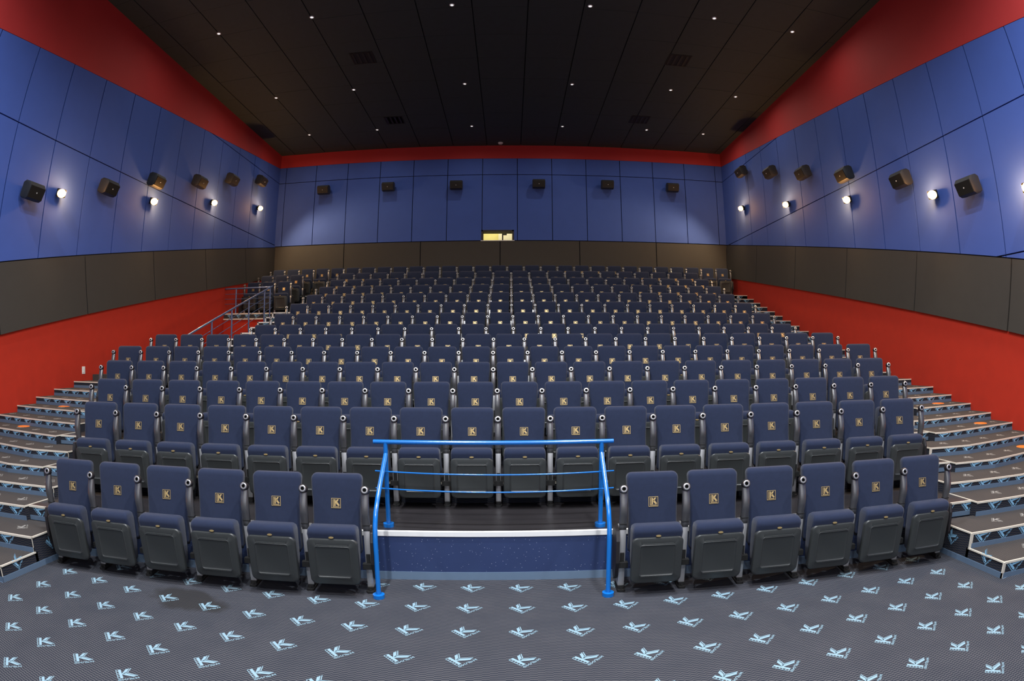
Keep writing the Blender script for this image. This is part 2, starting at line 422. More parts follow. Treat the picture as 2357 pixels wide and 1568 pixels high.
# ------------------------------------------------------------------ stairs in the side aisles
def step_z(k):
    if k <= 2: return 0.1583 * k
    r = (k + 1) // 2
    if k % 2: return ZROW[r]
    return (ZROW[r] + ZROW[min(r + 1, 14)]) / 2
def nose_y(k, x):
    d = abs(x - XC)
    if k <= 11:
        return 2.30 + 0.548 * k + 0.28 * max(0.0, 6.25 - d) + 0.016 * (x - XC)
    r = (k + 1) // 2
    if k == 12: return (nose_y(11, x) + nose_y(13, x)) / 2
    if k % 2: return edge_y(r, x)
    return (edge_y(r, x) + edge_y(min(r + 1, 14), x)) / 2
def make_step(parent, k, xi, xw, kmax, back=None):
    """xi inner x, xw wall x"""
    s = 1 if xw > xi else -1
    z1 = step_z(k); z0 = step_z(k - 1) if k > 1 else 0.0
    lo, hi = min(xi, xw), max(xi, xw)
    xs = sorted({lo, hi, *[x for x in (XC - 6.25, XC - 5.4, XC + 5.4, XC + 6.25) if lo < x < hi]})
    yb = (lambda x: nose_y(k + 1, x) + 0.04) if back is None else back
    mb = MB()
    for a, c in zip(xs[:-1], xs[1:]):
        f = [(a, nose_y(k, a)), (c, nose_y(k, c)), (c, yb(c)), (a, yb(a))]
        mb.face([(x, y, z1) for x, y in f], 0, [(x, y) for x, y in f])
        mb.face([(a, nose_y(k, a), z0 - 0.01), (c, nose_y(k, c), z0 - 0.01), (c, nose_y(k, c), z1), (a, nose_y(k, a), z1)], 1,
                [(a, 0), (c, 0), (c, z1 - z0), (a, z1 - z0)])
    x = xi
    zs = 0.0 if k <= 2 else z0 - 0.2
    p = [(x, nose_y(k, x), zs), (x, nose_y(k, x), z1), (x, yb(x), z1), (x, yb(x), zs)]
    mb.face(p if s > 0 else p[::-1], 1, [(q[1], q[2]) for q in (p if s > 0 else p[::-1])])
    o = mb.obj('step', [MATS['stair_carpet'], MATS['riser_carpet']], parent)
    nb = MB()
    nb.loft([[(x, nose_y(k, x) - 0.007, z1 - 0.018), (x, nose_y(k, x), z1 - 0.018), (x, nose_y(k, x) + 0.014, z1 + 0.003), (x, nose_y(k, x) - 0.007, z1 + 0.003)] for x in xs])
    # edging down the inner end of the riser and back along the tread
    y = nose_y(k, xi)
    if k % 2 == 0 or k == 1:
        nb.box(min(xi, xi - s * 0.012), max(xi + s * 0.028, xi), y - 0.012, y + 0.004, z0, z1)
    nb.box(xi - 0.009, xi + 0.009, y, min(yb(xi), y + (0.56 if k < 3 else 0.5)), z1 - 0.01, z1 + 0.005)
    nb.obj('nosing', MATS['nosing'], o)
    sk = MB()
    sk.loft([[(x, nose_y(k, x) - 0.008, z0), (x, nose_y(k, x) + 0.001, z0), (x, nose_y(k, x) + 0.001, z0 + 0.05), (x, nose_y(k, x) - 0.008, z0 + 0.05)] for x in xs])
    sk.obj('skirting', MATS['skirting'], o)
    # print on tread and riser
    pb = MB()
    ylo, yhi = nose_y(k, (lo + hi) / 2), yb((lo + hi) / 2)
    for i in range(-40, 41):
        x = 0.0746 + 0.30 * i
        if lo + 0.08 < x < hi - 0.08:
            sl = (nose_y(k, x + 0.01) - nose_y(k, x)) / 0.01
            h = z1 - z0
            zc = z1 - 0.135
            add_logo(pb, lambda a, b_, x=x, sl=sl, zc=zc: (x + a, nose_y(k, x) + sl * a - 0.0015, zc + b_), 0.15, (max(0.0, z0 + 0.05 - zc), 0.116))
    if pb.v: pb.obj('riser_print', MATS['print_riser_bluecast'], o)
    pb = MB()
    for i in range(-24, 24):
        x = 0.2 + LAT * i
        if not (lo + 0.15 < x < hi - 0.15): continue
        y0 = nose_y(k, x) + 0.19
        if y0 + 0.2 > yb(x): continue
        add_logo(pb, lambda a, b_, x=x, y0=y0, z1=z1: (x + s * b_ * 0.9 - s * 0.08, y0 + 0.1 - s * a * 0.9, z1 + 0.0015), 0.15)
    if pb.v: pb.obj('step_print', MATS['print_tread'], o)
    return o
def inner_x(k, s):
    if k <= 2: return STAIR_XI[s]
    r = (k + 1) // 2 if k % 2 else k // 2
    e = row_ends(min(r, 13))
    return e[0] - 0.005 if s < 0 else e[1] + 0.005
for r in range(2, 15): tier(r)
stairs_l = struct(empty('stairs_left'), 'carpeted aisle steps with pale metal edging beside the wall with the switch plate')
stairs_r = struct(empty('stairs_right'), 'carpeted aisle steps with pale metal edging along the unbroken red wall')
for k in range(1, 13): make_step(stairs_l, k, inner_x(k, -1), XL, 13)
for k in range(1, 27): make_step(stairs_r, k, inner_x(k, 1), XR, 27)
make_step(stairs_r, 27, 6.175, XR, 27, back=lambda x: edge_y(14, x) + 0.06)
# side faces of the two lowest steps: printed and skirted
for s, root in ((-1, stairs_l), (1, stairs_r)):
    x = STAIR_XI[s]
    y0, y1 = nose_y(1, x), edge_y(2, x) + 0.15
    sk = MB(); sk.box(min(x, x - s * 0.012), max(x, x - s * 0.012), y0 - 0.012, y1, 0, 0.055)
    sk.box(min(x, XL if s < 0 else XR), max(x, XL if s < 0 else XR), y0 - 0.03, y0 - 0.02, 0, 0.001)
    sk.obj('side_skirting', MATS['skirting'], root)
    pb = MB()
    for j, (yy, zz) in enumerate(((y0 + 0.26, 0.055), (y0 + 0.84, 0.12))):
        add_logo(pb, lambda a, b_, yy=yy, zz=zz: (x - s * 0.0015, yy + a * s * -1, zz + b_), 0.135, (0, 0.17))
    pb.obj('side_print', MATS['print_riser_bluecast'], root)
# wall skirting that climbs with the steps
for s, root, xw, kk in ((-1, stairs_l, XL, 13), (1, stairs_r, XR, 27)):
    sk = MB()
    for k in range(1, kk):
        y0, y1 = nose_y(k, xw), nose_y(k + 1, xw)
        z = step_z(k)
        xa, xb = (xw, xw + 0.015) if s < 0 else (xw - 0.015, xw)
        sk.box(xa, xb, y0 - 0.05, y1, z, z + 0.07)
        sk.box(xa, xb, y0 - 0.07, y0 - 0.0, z - 0.14, z + 0.07)
    sk.obj('wall_skirting', MATS['skirting'], root)

# ---- entrance landing on the left (behind row 6) and the upper left aisle
RAILX = -7.0
ent = struct(empty('floor_entrance'), 'entrance recess floor with red walls beside the upper left aisle')
ZE = ZROW[7]
mb = MB()
f = [(XL, nose_y(13, XL)), (RAILX, nose_y(13, RAILX)), (RAILX, 15.6), (XL, 15.6)]
mb.face([(x, y, ZE) for x, y in f], 0, [(x, y) for x, y in f])
f2 = [(XL, nose_y(13, XL)), (RAILX, nose_y(13, RAILX))]
mb.face([(f2[0][0], f2[0][1], step_z(12) - 0.02), (f2[1][0], f2[1][1], step_z(12) - 0.02), (f2[1][0], f2[1][1], ZE), (f2[0][0], f2[0][1], ZE)], 0, [(f2[0][0], 0), (f2[1][0], 0), (f2[1][0], .2), (f2[0][0], .2)])
mb.obj('landing', MATS['stair_carpet'], ent)
mb = MB()
mb.face([(XL, 15.6, ZE), (RAILX, 15.6, ZE), (RAILX, 15.6, 3.15), (XL, 15.6, 3.15)])
mb.face([(RAILX, 15.6, ZE), (RAILX, 10.6, ZE), (RAILX, 10.6, 1.9), (RAILX, 15.6, 3.15)])
mb.obj('recess_wall', MATS['red_fabric'], ent)
# landing edge above the recess wall: lower ledge, riser with print, upper ledge
mb = MB()
mb.box(XL, RAILX, 15.57, 15.75, 3.14, 3.18); mb.box(XL, -5.63, 15.60, 15.66, ZROW[12] - 0.035, ZROW[12] + 0.004)
mb.obj('landing_edge', MATS['nosing'], ent)
mb = MB()
mb.box(XL, RAILX, 15.605, 15.7, 3.18, ZROW[12] - 0.03)
mb.box(XL, -5.63, 15.62, edge_y(13, -7) + 0.02, ZROW[12] - 0.08, ZROW[12])
mb.box(XL, -6.5, edge_y(13, -7), edge_y(14, -7) + 0.02, ZROW[12] - 0.08, ZROW[13])
mb.obj('upper_landing', MATS['riser_carpet'], ent)
pb = MB()
for i in range(6):
    x = -8.45 + 0.31 * i
    add_logo(pb, lambda a, b_, x=x: (x + a, 15.600, 3.185 + b_), 0.13, (0.0, 0.11))
pb.obj('landing_print', MATS['print_riser_bluecast'], ent)
stairs_u = struct(empty('stairs_upper_left'), 'narrow aisle steps with white edging climbing beside the blue sloped railing')
def upper_step(k, x0, x1):
    z1, z0 = step_z(k), step_z(k - 1)
    y0, y1 = nose_y(k, -6.2), (nose_y(k + 1, -6.2) + 0.03 if k < 27 else edge_y(14, -6) + 0.05)
    mb = MB()
    f = [(x0, y0), (x1, y0), (x1, y1), (x0, y1)]
    mb.face([(x, y, z1) for x, y in f], 0, [(x, y) for x, y in f])
    mb.face([(x0, y0, z0 - .02), (x1, y0, z0 - .02), (x1, y0, z1), (x0, y0, z1)], 1, [(x0, 0), (x1, 0), (x1, .17), (x0, .17)])
    mb.face([(x0, y1, z0 - .3), (x0, y0, z0 - .3), (x0, y0, z1), (x0, y1, z1)], 1, [(y1, 0), (y0, 0), (y0, .3), (y1, .3)])
    o = mb.obj('step', [MATS['stair_carpet'], MATS['riser_carpet']], stairs_u)
    nb = MB(); nb.box(x0 - 0.01, x1, y0 - 0.012, y0 + 0.025, z1 - 0.03, z1 + 0.004)
    nb.box(x0 - 0.012, x0 + 0.03, y0 - 0.012, y0 + 0.002, z0, z1)
    nb.obj('nosing', MATS['edge_white'], o)
    pb = MB()
    for i in range(3):
        x = x0 + 0.25 + 0.36 * i
        if x > x1 - 0.1: continue
        add_logo(pb, lambda a, b_, x=x: (x + a, y0 - 0.0015, z0 + 0.02 + b_), 0.13, (0.0, z1 - z0 - 0.05))
    pb.obj('step_print', MATS['print_riser_bluecast'], o)
for k in range(13, 24): upper_step(k, RAILX + 0.03, -5.625)
for k in range(24, 28): upper_step(k, -6.45, -5.625)

# ------------------------------------------------------------------ walls
def clip_lines(poly, f_lo, f_hi):
    """clip polygon (y,z) by z>=f_lo(y), z<=f_hi(y) (linear functions)"""
    for fn, sgn in ((f_lo, 1), (f_hi, -1)):
        if fn is None: continue
        out = []
        for i in range(len(poly)):
            p, q = poly[i], poly[(i + 1) % len(poly)]
            dp, dq = sgn * (p[1] - fn(p[0])), sgn * (q[1] - fn(q[0]))
            if dp >= 0: out.append(p)
            if (dp >= 0) != (dq >= 0):
                t = dp / (dp - dq); out.append((p[0] + t * (q[0] - p[0]), p[1] + t * (q[1] - p[1])))
        poly = out
        if len(poly) < 3: return []
    return poly
GAP = 0.012
def panel(parent, name, poly, fn, d, m):
    mb = MB(); mb.prism(poly, fn, d)
    return mb.obj(name, MATS[m], parent)
def side_wall(name, xw, s, flow, fblue, fred, label, joints, y0s):
    """s = +1 for the left wall (normal +x)"""
    mb = MB()
    p = [(xw, YF, 0), (xw, YB, 0), (xw, YB, ZC), (xw, YF, ZC)]
    mb.face(p if s < 0 else p[::-1])
    wl = struct(mb.obj(name, MATS['dark_gap']), label)
    fn = lambda y, z, w_: (xw + s * w_, y, z)
    # upper red band, lower red dado, in long boards
    panel(wl, 'red_band', [(YF, fred(YF)), (YB, fred(YB)), (YB, ZC), (YF, ZC)], fn, 0.05, 'red_paint')
    panel(wl, 'red_dado', [(YF, 0.0), (YB, 0.0), (YB, flow(YB)), (YF, flow(YF))], fn, 0.03, 'red_fabric')
    # blue panels
    ys = sorted([y0s + 1.183 * k for k in range(-12, 12) if YF < y0s + 1.183 * k < YB - 0.1] + [YF, YB])
    zs = [-5] + joints + [20]
    for a, c in zip(ys[:-1], ys[1:]):
        for z0, z1 in zip(zs[:-1], zs[1:]):
            poly = clip_lines([(a + GAP, z0 + GAP), (c - GAP, z0 + GAP), (c - GAP, z1 - GAP), (a + GAP, z1 - GAP)],
                              lambda y: fblue(y) + 0.012, lambda y: fred(y) - 0.006)
            if len(poly) >= 3: panel(wl, 'blue_panel', poly, fn, 0.045, 'blue_panel')
    # grey padded panels, their seams square to the slope
    sl = 0.19
    y = YF
    yb = 6.39 if s < 0 else 6.63
    seams = [yb + 2.60 * k for k in range(-6, 8)]
    seams = [v for v in seams if v < YB + 1]
    for a, c in zip(seams[:-1], seams[1:]):
        # seam bottom at (a, flow(a)); top shifted back along -slope
        def pt(v, t):
            z0 = flow(v); h = fblue(v) - z0
            return (v - sl * h * t, z0 + h * t)
        A0, A1 = pt(a + 0.014, 0), pt(a + 0.014, 1); C0, C1 = pt(c - 0.014, 0), pt(c - 0.014, 1)
        poly = [A0, C0, C1, A1]
        poly = [(max(YF, min(YB, q[0])), q[1]) for q in poly]
        if abs(poly[0][0] - poly[1][0]) < 0.05: continue
        poly = clip_lines(poly, lambda y: flow(y) + 0.004, lambda y: fblue(y) - 0.008)
        if len(poly) >= 3: panel(wl, 'grey_panel', poly, fn, 0.075, 'grey_panel')
    return wl
wall_l = side_wall('wall_left', XL, 1, left_top, left_blue, left_red, 'tall side wall with blue panels, grey padded band and red dado by the entrance', [6.10, 8.465], 6.39)
wall_r = side_wall('wall_right', XR, -1, right_top, right_blue, right_red, 'tall side wall with blue panels, grey padded band and unbroken red dado', [6.0 - 2.4, 6.0, 8.445], 6.33)

# back wall with the projection window
WX0, WX1, WZ0, WZ1 = -0.985, 0.083, 6.045, 6.40
mb = MB()
for (a, c, z0, z1) in ((XL, WX0, 0, ZC), (WX1, XR, 0, ZC), (WX0, WX1, 0, WZ0), (WX0, WX1, WZ1, ZC)):
    mb.face([(a, YB, z0), (c, YB, z0), (c, YB, z1), (a, YB, z1)])
wall_b = struct(mb.obj('wall_back', MATS['dark_gap']), 'rear wall of blue panels over a grey padded band')
fnb = lambda x, z, w_: (x, YB - w_, z)
panel(wall_b, 'red_band', [(XL, 9.07), (XR, 9.07), (XR, ZC), (XL, ZC)], fnb, 0.05, 'red_paint')
bx = [XL, -8.39, -7.165, -5.924, -4.694, -3.463, -2.232, -0.994, 0.236, 1.453, 2.675, 3.907, 5.126, 6.336, 7.557, XR]
for a, c in zip(bx[:-1], bx[1:]):
    if abs(a + 0.994) < 0.01:
        poly = [(WX1 + 0.03, 6.055), (c - GAP, 6.055), (c - GAP, 8.45 - GAP), (a + GAP, 8.45 - GAP), (a + GAP, WZ1 + 0.02), (WX1 + 0.03, WZ1 + 0.02)]
    else:
        poly = [(a + GAP, 6.055), (c - GAP, 6.055), (c - GAP, 8.45 - GAP), (a + GAP, 8.45 - GAP)]
    panel(wall_b, 'blue_panel', poly, fnb, 0.045, 'blue_panel')
    panel(wall_b, 'blue_panel', [(a + GAP, 8.45 + GAP), (c - GAP, 8.45 + GAP), (c - GAP, 9.065), (a + GAP, 9.065)], fnb, 0.045, 'blue_panel')
gx = [XL, -5.916, -3.133, -0.362, 2.388, 5.133, XR]
for a, c in zip(gx[:-1], gx[1:]):
    panel(wall_b, 'grey_panel', [(a + 0.014, 3.9), (c - 0.014, 3.9), (c - 0.014, 6.025), (a + 0.014, 6.025)], fnb, 0.06, 'grey_panel')

# projection window and booth
win = struct(empty('window_1', ((WX0 + WX1) / 2, YB, WZ0)), 'small lit projection window in the rear wall')
def wpart(name, mb, m):
    o = mb.obj(name, MATS[m], win); o.matrix_parent_inverse = Matrix.Translation((-(WX0 + WX1) / 2, -YB, -WZ0)); return o
mb = MB()
mb.box(WX0 - 0.03, WX0 + 0.03, YB - 0.05, YB + 0.35, WZ0 - 0.01, WZ1 + 0.02); mb.box(WX1 - 0.03, WX1 + 0.03, YB - 0.05, YB + 0.35, WZ0 - 0.01, WZ1 + 0.02)
mb.box(WX0 - 0.03, WX1 + 0.03, YB - 0.05, YB + 0.35, WZ1 - 0.03, WZ1 + 0.02)
wpart('window_frame', mb, 'grey_panel')
mb = MB(); mb.box(WX0 - 0.05, WX1 + 0.05, YB - 0.07, YB + 0.35, WZ0 - 0.02, WZ0 + 0.004); wpart('window_sill', mb, 'white_plastic')
mb = MB(); mb.box(WX0 + 0.02, WX1 - 0.02, YB + 0.16, YB + 0.168, WZ0, WZ1 - 0.02); wpart('pane', mb, 'pane_glass')
mb = MB()
bx0, bx1, by, bz0, bz1 = -2.2, 1.4, YB + 2.4, 5.4, 7.8
mb.face([(bx0, by, bz0), (bx1, by, bz0), (bx1, by, bz1), (bx0, by, bz1)])
mb.face([(bx0, YB + .05, bz0), (bx0, by, bz0), (bx0, by, bz1), (bx0, YB + .05, bz1)])
mb.face([(bx0, YB + .05, bz0), (bx1, YB + .05, bz0), (bx1, by, bz0), (bx0, by, bz0)])
mb.face([(bx0, YB + .05, bz1), (bx1, YB + .05, bz1), (bx1, by, bz1), (bx0, by, bz1)])
wpart('booth_wall', mb, 'booth_yellow')
mb = MB(); mb.box(-0.46, 1.4, by - 0.5, by - 0.01, bz0, bz1); wpart('booth_partition', mb, 'booth_white')
bl = bpy.data.lights.new('booth_light', 'AREA'); bl.energy = 60; bl.size = 1.2; bl.color = (1, 0.93, 0.7)
blo = bpy.data.objects.new('booth_light', bl); col.objects.link(blo); blo.location = (-0.5, YB + 1.2, 7.7)
# lamp-house of the projector seen through the window
pr = empty('projector', (-0.30, YB + 1.3, 5.4))
mb = MB()
mb.loft([[(r_ * math.cos(t), r_ * math.sin(t), z) for t in [2 * math.pi * j / 16 for j in range(16)]] for r_, z in ((0.16, 0), (0.16, 0.55), (0.14, 0.70), (0.11, 0.80), (0.06, 0.86), (0.015, 0.88))])
mb.obj('lamp_house', MATS['white_plastic'], pr, smooth=50)
for dx, dz in ((-0.05, 0.76), (0.06, 0.79)):
    mb = MB(); mb.tube([(dx, -0.19, dz), (dx, -0.05, dz)], 0.032, 12); mb.obj('lens', MATS['booth_dark'], pr, smooth=50)
mb = MB(); mb.box(-0.02, 0.03, -0.03, 0.03, 0.85, 1.35); mb.box(0.0, 0.16, -0.02, 0.02, 1.12, 1.2); mb.obj('bracket', MATS['booth_dark'], pr)
tag(pr, 'white domed projector lamp house seen through the projection window', 'projector')

# front wall and screen behind the camera
mb = MB(); mb.face([(XR, YF, 0), (XL, YF, 0), (XL, YF, ZC), (XR, YF, ZC)])
struct(mb.obj('wall_front', MATS['front_black']))
scr = empty('cinema_screen', (-0.4, YF + 0.3, 0))
mb = MB(); mb.box(-7.2, 7.2, -.02, .02, 0.9, 7.2); mb.obj('screen_sheet', MATS['screen_white'], scr)
mb = MB(); mb.box(-7.3, 7.3, -.06, -.02, 0.0, 0.9); mb.obj('screen_base', MATS['front_black'], scr)
tag(scr, 'wide white cinema screen standing before the front wall', 'screen')

# ------------------------------------------------------------------ ceiling
mb = MB(); mb.face([(XL, YB, ZC), (XR, YB, ZC), (XR, YF, ZC), (XL, YF, ZC)])
ceiling = struct(mb.obj('ceiling', MATS['dark_gap']), 'black panelled ceiling')
cxs = [XL] + [-8.08 + 1.205 * k for k in range(14)]
cxs = [x for x in cxs if x < XR - 0.1] + [XR]
VENTS = [(-3.75, 12.6), (4.25, 12.62), (-3.72, 16.75), (4.1, 16.65)]
cys = [5.9 + 1.17 * k for k in range(12)]
cys = [y for y in cys if y < YB - 0.2] + [YB]
tile_cache = {}
for i, (a, c) in enumerate(zip(cxs[:-1], cxs[1:])):
    for j, (y0, y1) in enumerate(zip(cys[:-1], cys[1:])):
        key = (round(c - a, 3), round(y1 - y0, 3))
        if key not in tile_cache:
            mb = MB(); mb.box(0.012, c - a - 0.012, 0.004, y1 - y0 - 0.004, -0.03, -0.001)
            o = mb.obj('ceiling_tile', MATS['ceiling_tile'], ceiling); tile_cache[key] = o
        else:
            o = tile_cache[key].copy(); col.objects.link(o)
        o.location = (a, y0, ZC + (-0.004 if (i * 7 + j * 3) % 5 == 0 else 0.0))
mb = MB(); mb.box(XL, XR, YF, 5.88, -0.03, 0.0); mb.obj('front_ceiling', MATS['ceiling_tile'], ceiling, loc=(0, 0, ZC - 0.001))

# ------------------------------------------------------------------ cinema seats
def rr_ring(hw, y0, y1, z, r, n=4, xo=0.0, skew=None):
    return [(xo + x, y if skew is None else y, z) for x, y in rrect(-hw, hw, y0, y1, r, n)]
def build_seat():
    root = empty('cinema_chair')
    # backrest: tall upholstered pad, square shoulders, slight waist, leaning back
    mb = MB(); rings = []
    def yc(z): return -0.035 + 0.15 * (max(0.0, z - 0.38) / 0.68) ** 1.3 + 0.018 * math.sin((z - 0.38) / 0.68 * math.pi)
    def hw(z): t = (z - 0.38) / 0.68; return 0.228 - 0.015 * math.sin(min(1.0, max(0.0, t * 1.15)) * math.pi) + 0.006 * t
    for z, dw, dt in ((0.36, .03, .02), (0.375, .01, .006), (0.40, 0, 0)): rings.append(rr_ring(hw(z) - dw, yc(z) - .05 + dt, yc(z) + .045 - dt, z, .028))
    for k in range(1, 8):
        z = 0.40 + 0.60 * k / 8; rings.append(rr_ring(hw(z), yc(z) - .05, yc(z) + .045, z, .028))
    for a in (0, 25, 50, 70, 85):
        z = 1.010 + 0.047 * math.sin(math.radians(a)); d = 0.045 * (1 - math.cos(math.radians(a)))
        rings.append(rr_ring(hw(1.0) - d, yc(z) - .05 + d * .7, yc(z) + .045 - d * .7, z, .028 - d * .3))
    mb.loft(rings)
    mb.obj('backrest', MATS['fabric'], root, smooth=60)
    mb = MB(); rings = []
    for z in (0.34, 0.5, 0.7, 0.85, 0.97, 1.0):
        e = 0.02 if z in (0.34, 1.0) else 0
        rings.append(rr_ring(hw(z) - .012 - e, yc(z) + .03, yc(z) + .065 - e * .5, z, .012))
    mb.loft(rings); mb.obj('back_shell', MATS['seat_plastic'], root, smooth=50)
    # folded seat: thick cushion standing on edge with a round front roll
    mb = MB(); rings = []
    for z, y0, y1, h in ((0.18, -.19, -.11, .19), (0.20, -.205, -.095, .205), (0.35, -.222, -.085, .214), (0.52, -.240, -.085, .217), (0.60, -.272, -.09, .218), (0.635, -.266, -.10, .213), (0.655, -.245, -.125, .20), (0.662, -.215, -.155, .18)):
        rings.append(rr_ring(h, y0, y1, z, .03))
    mb.loft(rings); mb.obj('cushion', MATS['fabric'], root, smooth=60)
    # plastic pan on the underside with a recessed panel
    fn = lambda x, z, w_: (x, -.250 + .035 * (0.56 - z) / 0.42 - w_, z)
    mb = MB()
    def prof(e, w_):
        out = []
        for x, z in rrect(-.222 + e, .222 - e, 0.13 + e, 0.565 - e, .05, 5):
            if z < 0.3: x = x * 1.0
            out.append(fn(x, z, w_))
        return out
    mb.loft([prof(.004, -.03), prof(0, -.005), prof(0, .012), prof(.006, .022), prof(.018, .026)], cap0=True, cap1=False)
    def ins(e, w_, tw=0.152, z0=0.205, z1=0.495):
        return [fn(x, z, w_) for x, z in rrect(-tw + e, tw - e, z0 + e, z1 - e, .02, 5)]
    mb.loft([prof(.018, .026), ins(-.006, .026), ins(0.0, .031), ins(.006, .024), ins(.012, .022)], cap0=False, cap1=True)
    pan = mb.obj('seat_pan', MATS['seat_plastic'], root, smooth=35)
    for zz in (0.505, 0.196):
        rb = MB(); rb.tube([(-.135, fn(0, zz, .026)[1], zz), (.135, fn(0, zz, .026)[1], zz)], .0045, 6); rb.obj('rib', MATS['seat_plastic'], pan, smooth=60)
    mb = MB(); mb.prism([(0.022 * math.cos(t), 0.578 + 0.008 * math.sin(t)) for t in [2 * math.pi * j / 14 for j in range(14)]], lambda x, z, w_: (x, -.268 - w_, z), .008)
    mb.obj('number_tag', MATS['gold'], root)
    # badge on the backrest
    zb = 0.808; yb_ = yc(zb) - .051; sl = (yc(0.87) - yc(0.78)) / 0.09
    bf = lambda u, v, w_: (u, yb_ + sl * v - w_, zb + v)
    mb = MB(); mb.prism([(-.043, -.043), (.043, -.043), (.043, .043), (-.043, .043)], bf, .003)
    bd = mb.obj('badge', MATS['badge_dark'], root)
    mb = MB()
    def bar(u0, u1, v0, v1): mb.prism([(u0, v0), (u1, v0), (u1, v1), (u0, v1)], lambda u, v, w_: bf(u, v, w_ + .003), .0015)
    for q in ((-.043, .043, .0395, .043), (-.043, .043, -.043, -.0395), (-.043, -.0395, -.0395, .0395), (.0395, .043, -.0395, .0395)): bar(*q)
    bar(-.014, -.004, -.024, .032); bar(-.029, -.026, -.03, .032)
    for k in range(6): bar(-.026, -.014, -.024 + k * .0105, -.0205 + k * .0105)
    bar(-.029, .031, -.034, -.029)
    for q in ([(-.004, .0), (.006, .004), (.026, .033), (.010, .033), (-.004, .014)], [(-.004, .014), (.010, .012), (.034, -.018), (.020, -.024), (-.004, .002)]):
        mb.prism(q, lambda u, v, w_: bf(u, v, w_ + .003), .0015)
    mb.obj('badge_letter', MATS['gold'], bd)
    make_stand(root, -PITCH / 2)
    return root
def make_stand(root, x, end=0):
    mb = MB(); mb.loft([rr_ring(.029, -.075 + o, .06, z, .006, 2, xo=x) for z, o in ((0.02, .01), (0.30, .0), (0.58, -.01), (0.60, 0.0))])
    st = mb.obj('stand', MATS['stand_metal'], root, smooth=40)
    mb = MB(); mb.loft([rr_ring(.036, -.115, .11, z, .02, 3, xo=x) for z in (0.0, 0.022)]); mb.loft([rr_ring(.030, -.085, .07, z, .01, 2, xo=x) for z in (0.022, 0.05)])
    mb.tube([(x, -.095, 0.02), (x, -.095, 0.032)], .010, 8)
    mb.obj('foot', MATS['black'], st, smooth=40)
    mb = MB(); mb.box(x - .05, x + .05, -.115, -.06, .235, .285); mb.box(x - .018, x + .018, -.088, -.06, .285, .37)
    mb.obj('hinge', MATS['black'], st)
    # raised armrest with a round end
    prof = [(-.062, .56), (-.085, .585), (-.092, .62), (-.088, .66), (-.108, .72), (-.112, .78), (-.098, .84), (-.078, .89), (-.070, .915),
            (-.03, .915), (-.035, .86), (-.045, .78), (-.04, .70), (-.035, .62), (-.03, .56)]
    mb = MB(); n = len(prof)
    mb.loft([[(x + xo, y * (1 - .0) + (0.006 if abs(xo) > .027 else 0) * (1 if y < -.05 else -1), z) for y, z in prof] for xo in (-.030, -.024, .024, .030)])
    ar = mb.obj('armrest', MATS['arm_plastic'], root, smooth=50)
    mb = MB(); mb.box(x - .031, x + .031, -.094, -.03, .634, .642); mb.obj('arm_joint', MATS['black'], ar)
    # ring: short cylinder facing forward, hollow centre
    c = Vector((x, -.055, .945)); ax = Vector((0, -math.cos(.30), math.sin(.30))); e1 = Vector((1, 0, 0)); e2 = ax.cross(e1)
    def cr(r_, d): return [c + ax * d + e1 * r_ * math.cos(2 * math.pi * j / 20) + e2 * r_ * math.sin(2 * math.pi * j / 20) for j in range(20)]
    mb = MB(); mb.loft([cr(.034, -.03), cr(.039, -.02), cr(.039, .016), cr(.036, .022), cr(.033, .022), cr(.033, .016)], cap1=False)
    rg = mb.obj('cup_ring', MATS['end_panel'], root, smooth=40)
    mb = MB(); mb.loft([cr(.033, .016), cr(.031, .027), cr(.027, .030), cr(.018, .029), cr(.015, .024)], cap0=False, cap1=False); mb.obj('ring_face', MATS['ring_metal'], rg, smooth=50)
    mb = MB(); mb.loft([cr(.015, .024), cr(.013, -.005)], cap0=False, cap1=True)
    mb.obj('ring_hole', MATS['black'], rg)
    if end:
        xx = x + end * .034
        poly = [(-.16, .30), (-.155, .50), (-.12, .585), (.10, .585), (.13, .45), (.06, .14), (-.02, .10), (-.10, .16)]
        mb = MB(); mb.prism(poly, lambda y, z, w_: (xx + end * w_, y, z), .03); mb.obj('end_panel', MATS['end_panel'], root, bevel=.008)

proto = build_seat()
protoL = build_seat(); make_stand_extra = None
# left-end prototype: its own stand carries an end panel
xx = -PITCH / 2 - .034
poly = [(-.16, .30), (-.155, .50), (-.12, .585), (.10, .585), (.13, .45), (.06, .14), (-.02, .10), (-.10, .16)]
mb = MB(); mb.prism(poly, lambda y, z, w_: (xx - w_, y, z), .03); mb.obj('end_panel', MATS['end_panel'], protoL)
protoR = build_seat(); make_stand(protoR, PITCH / 2, 1)

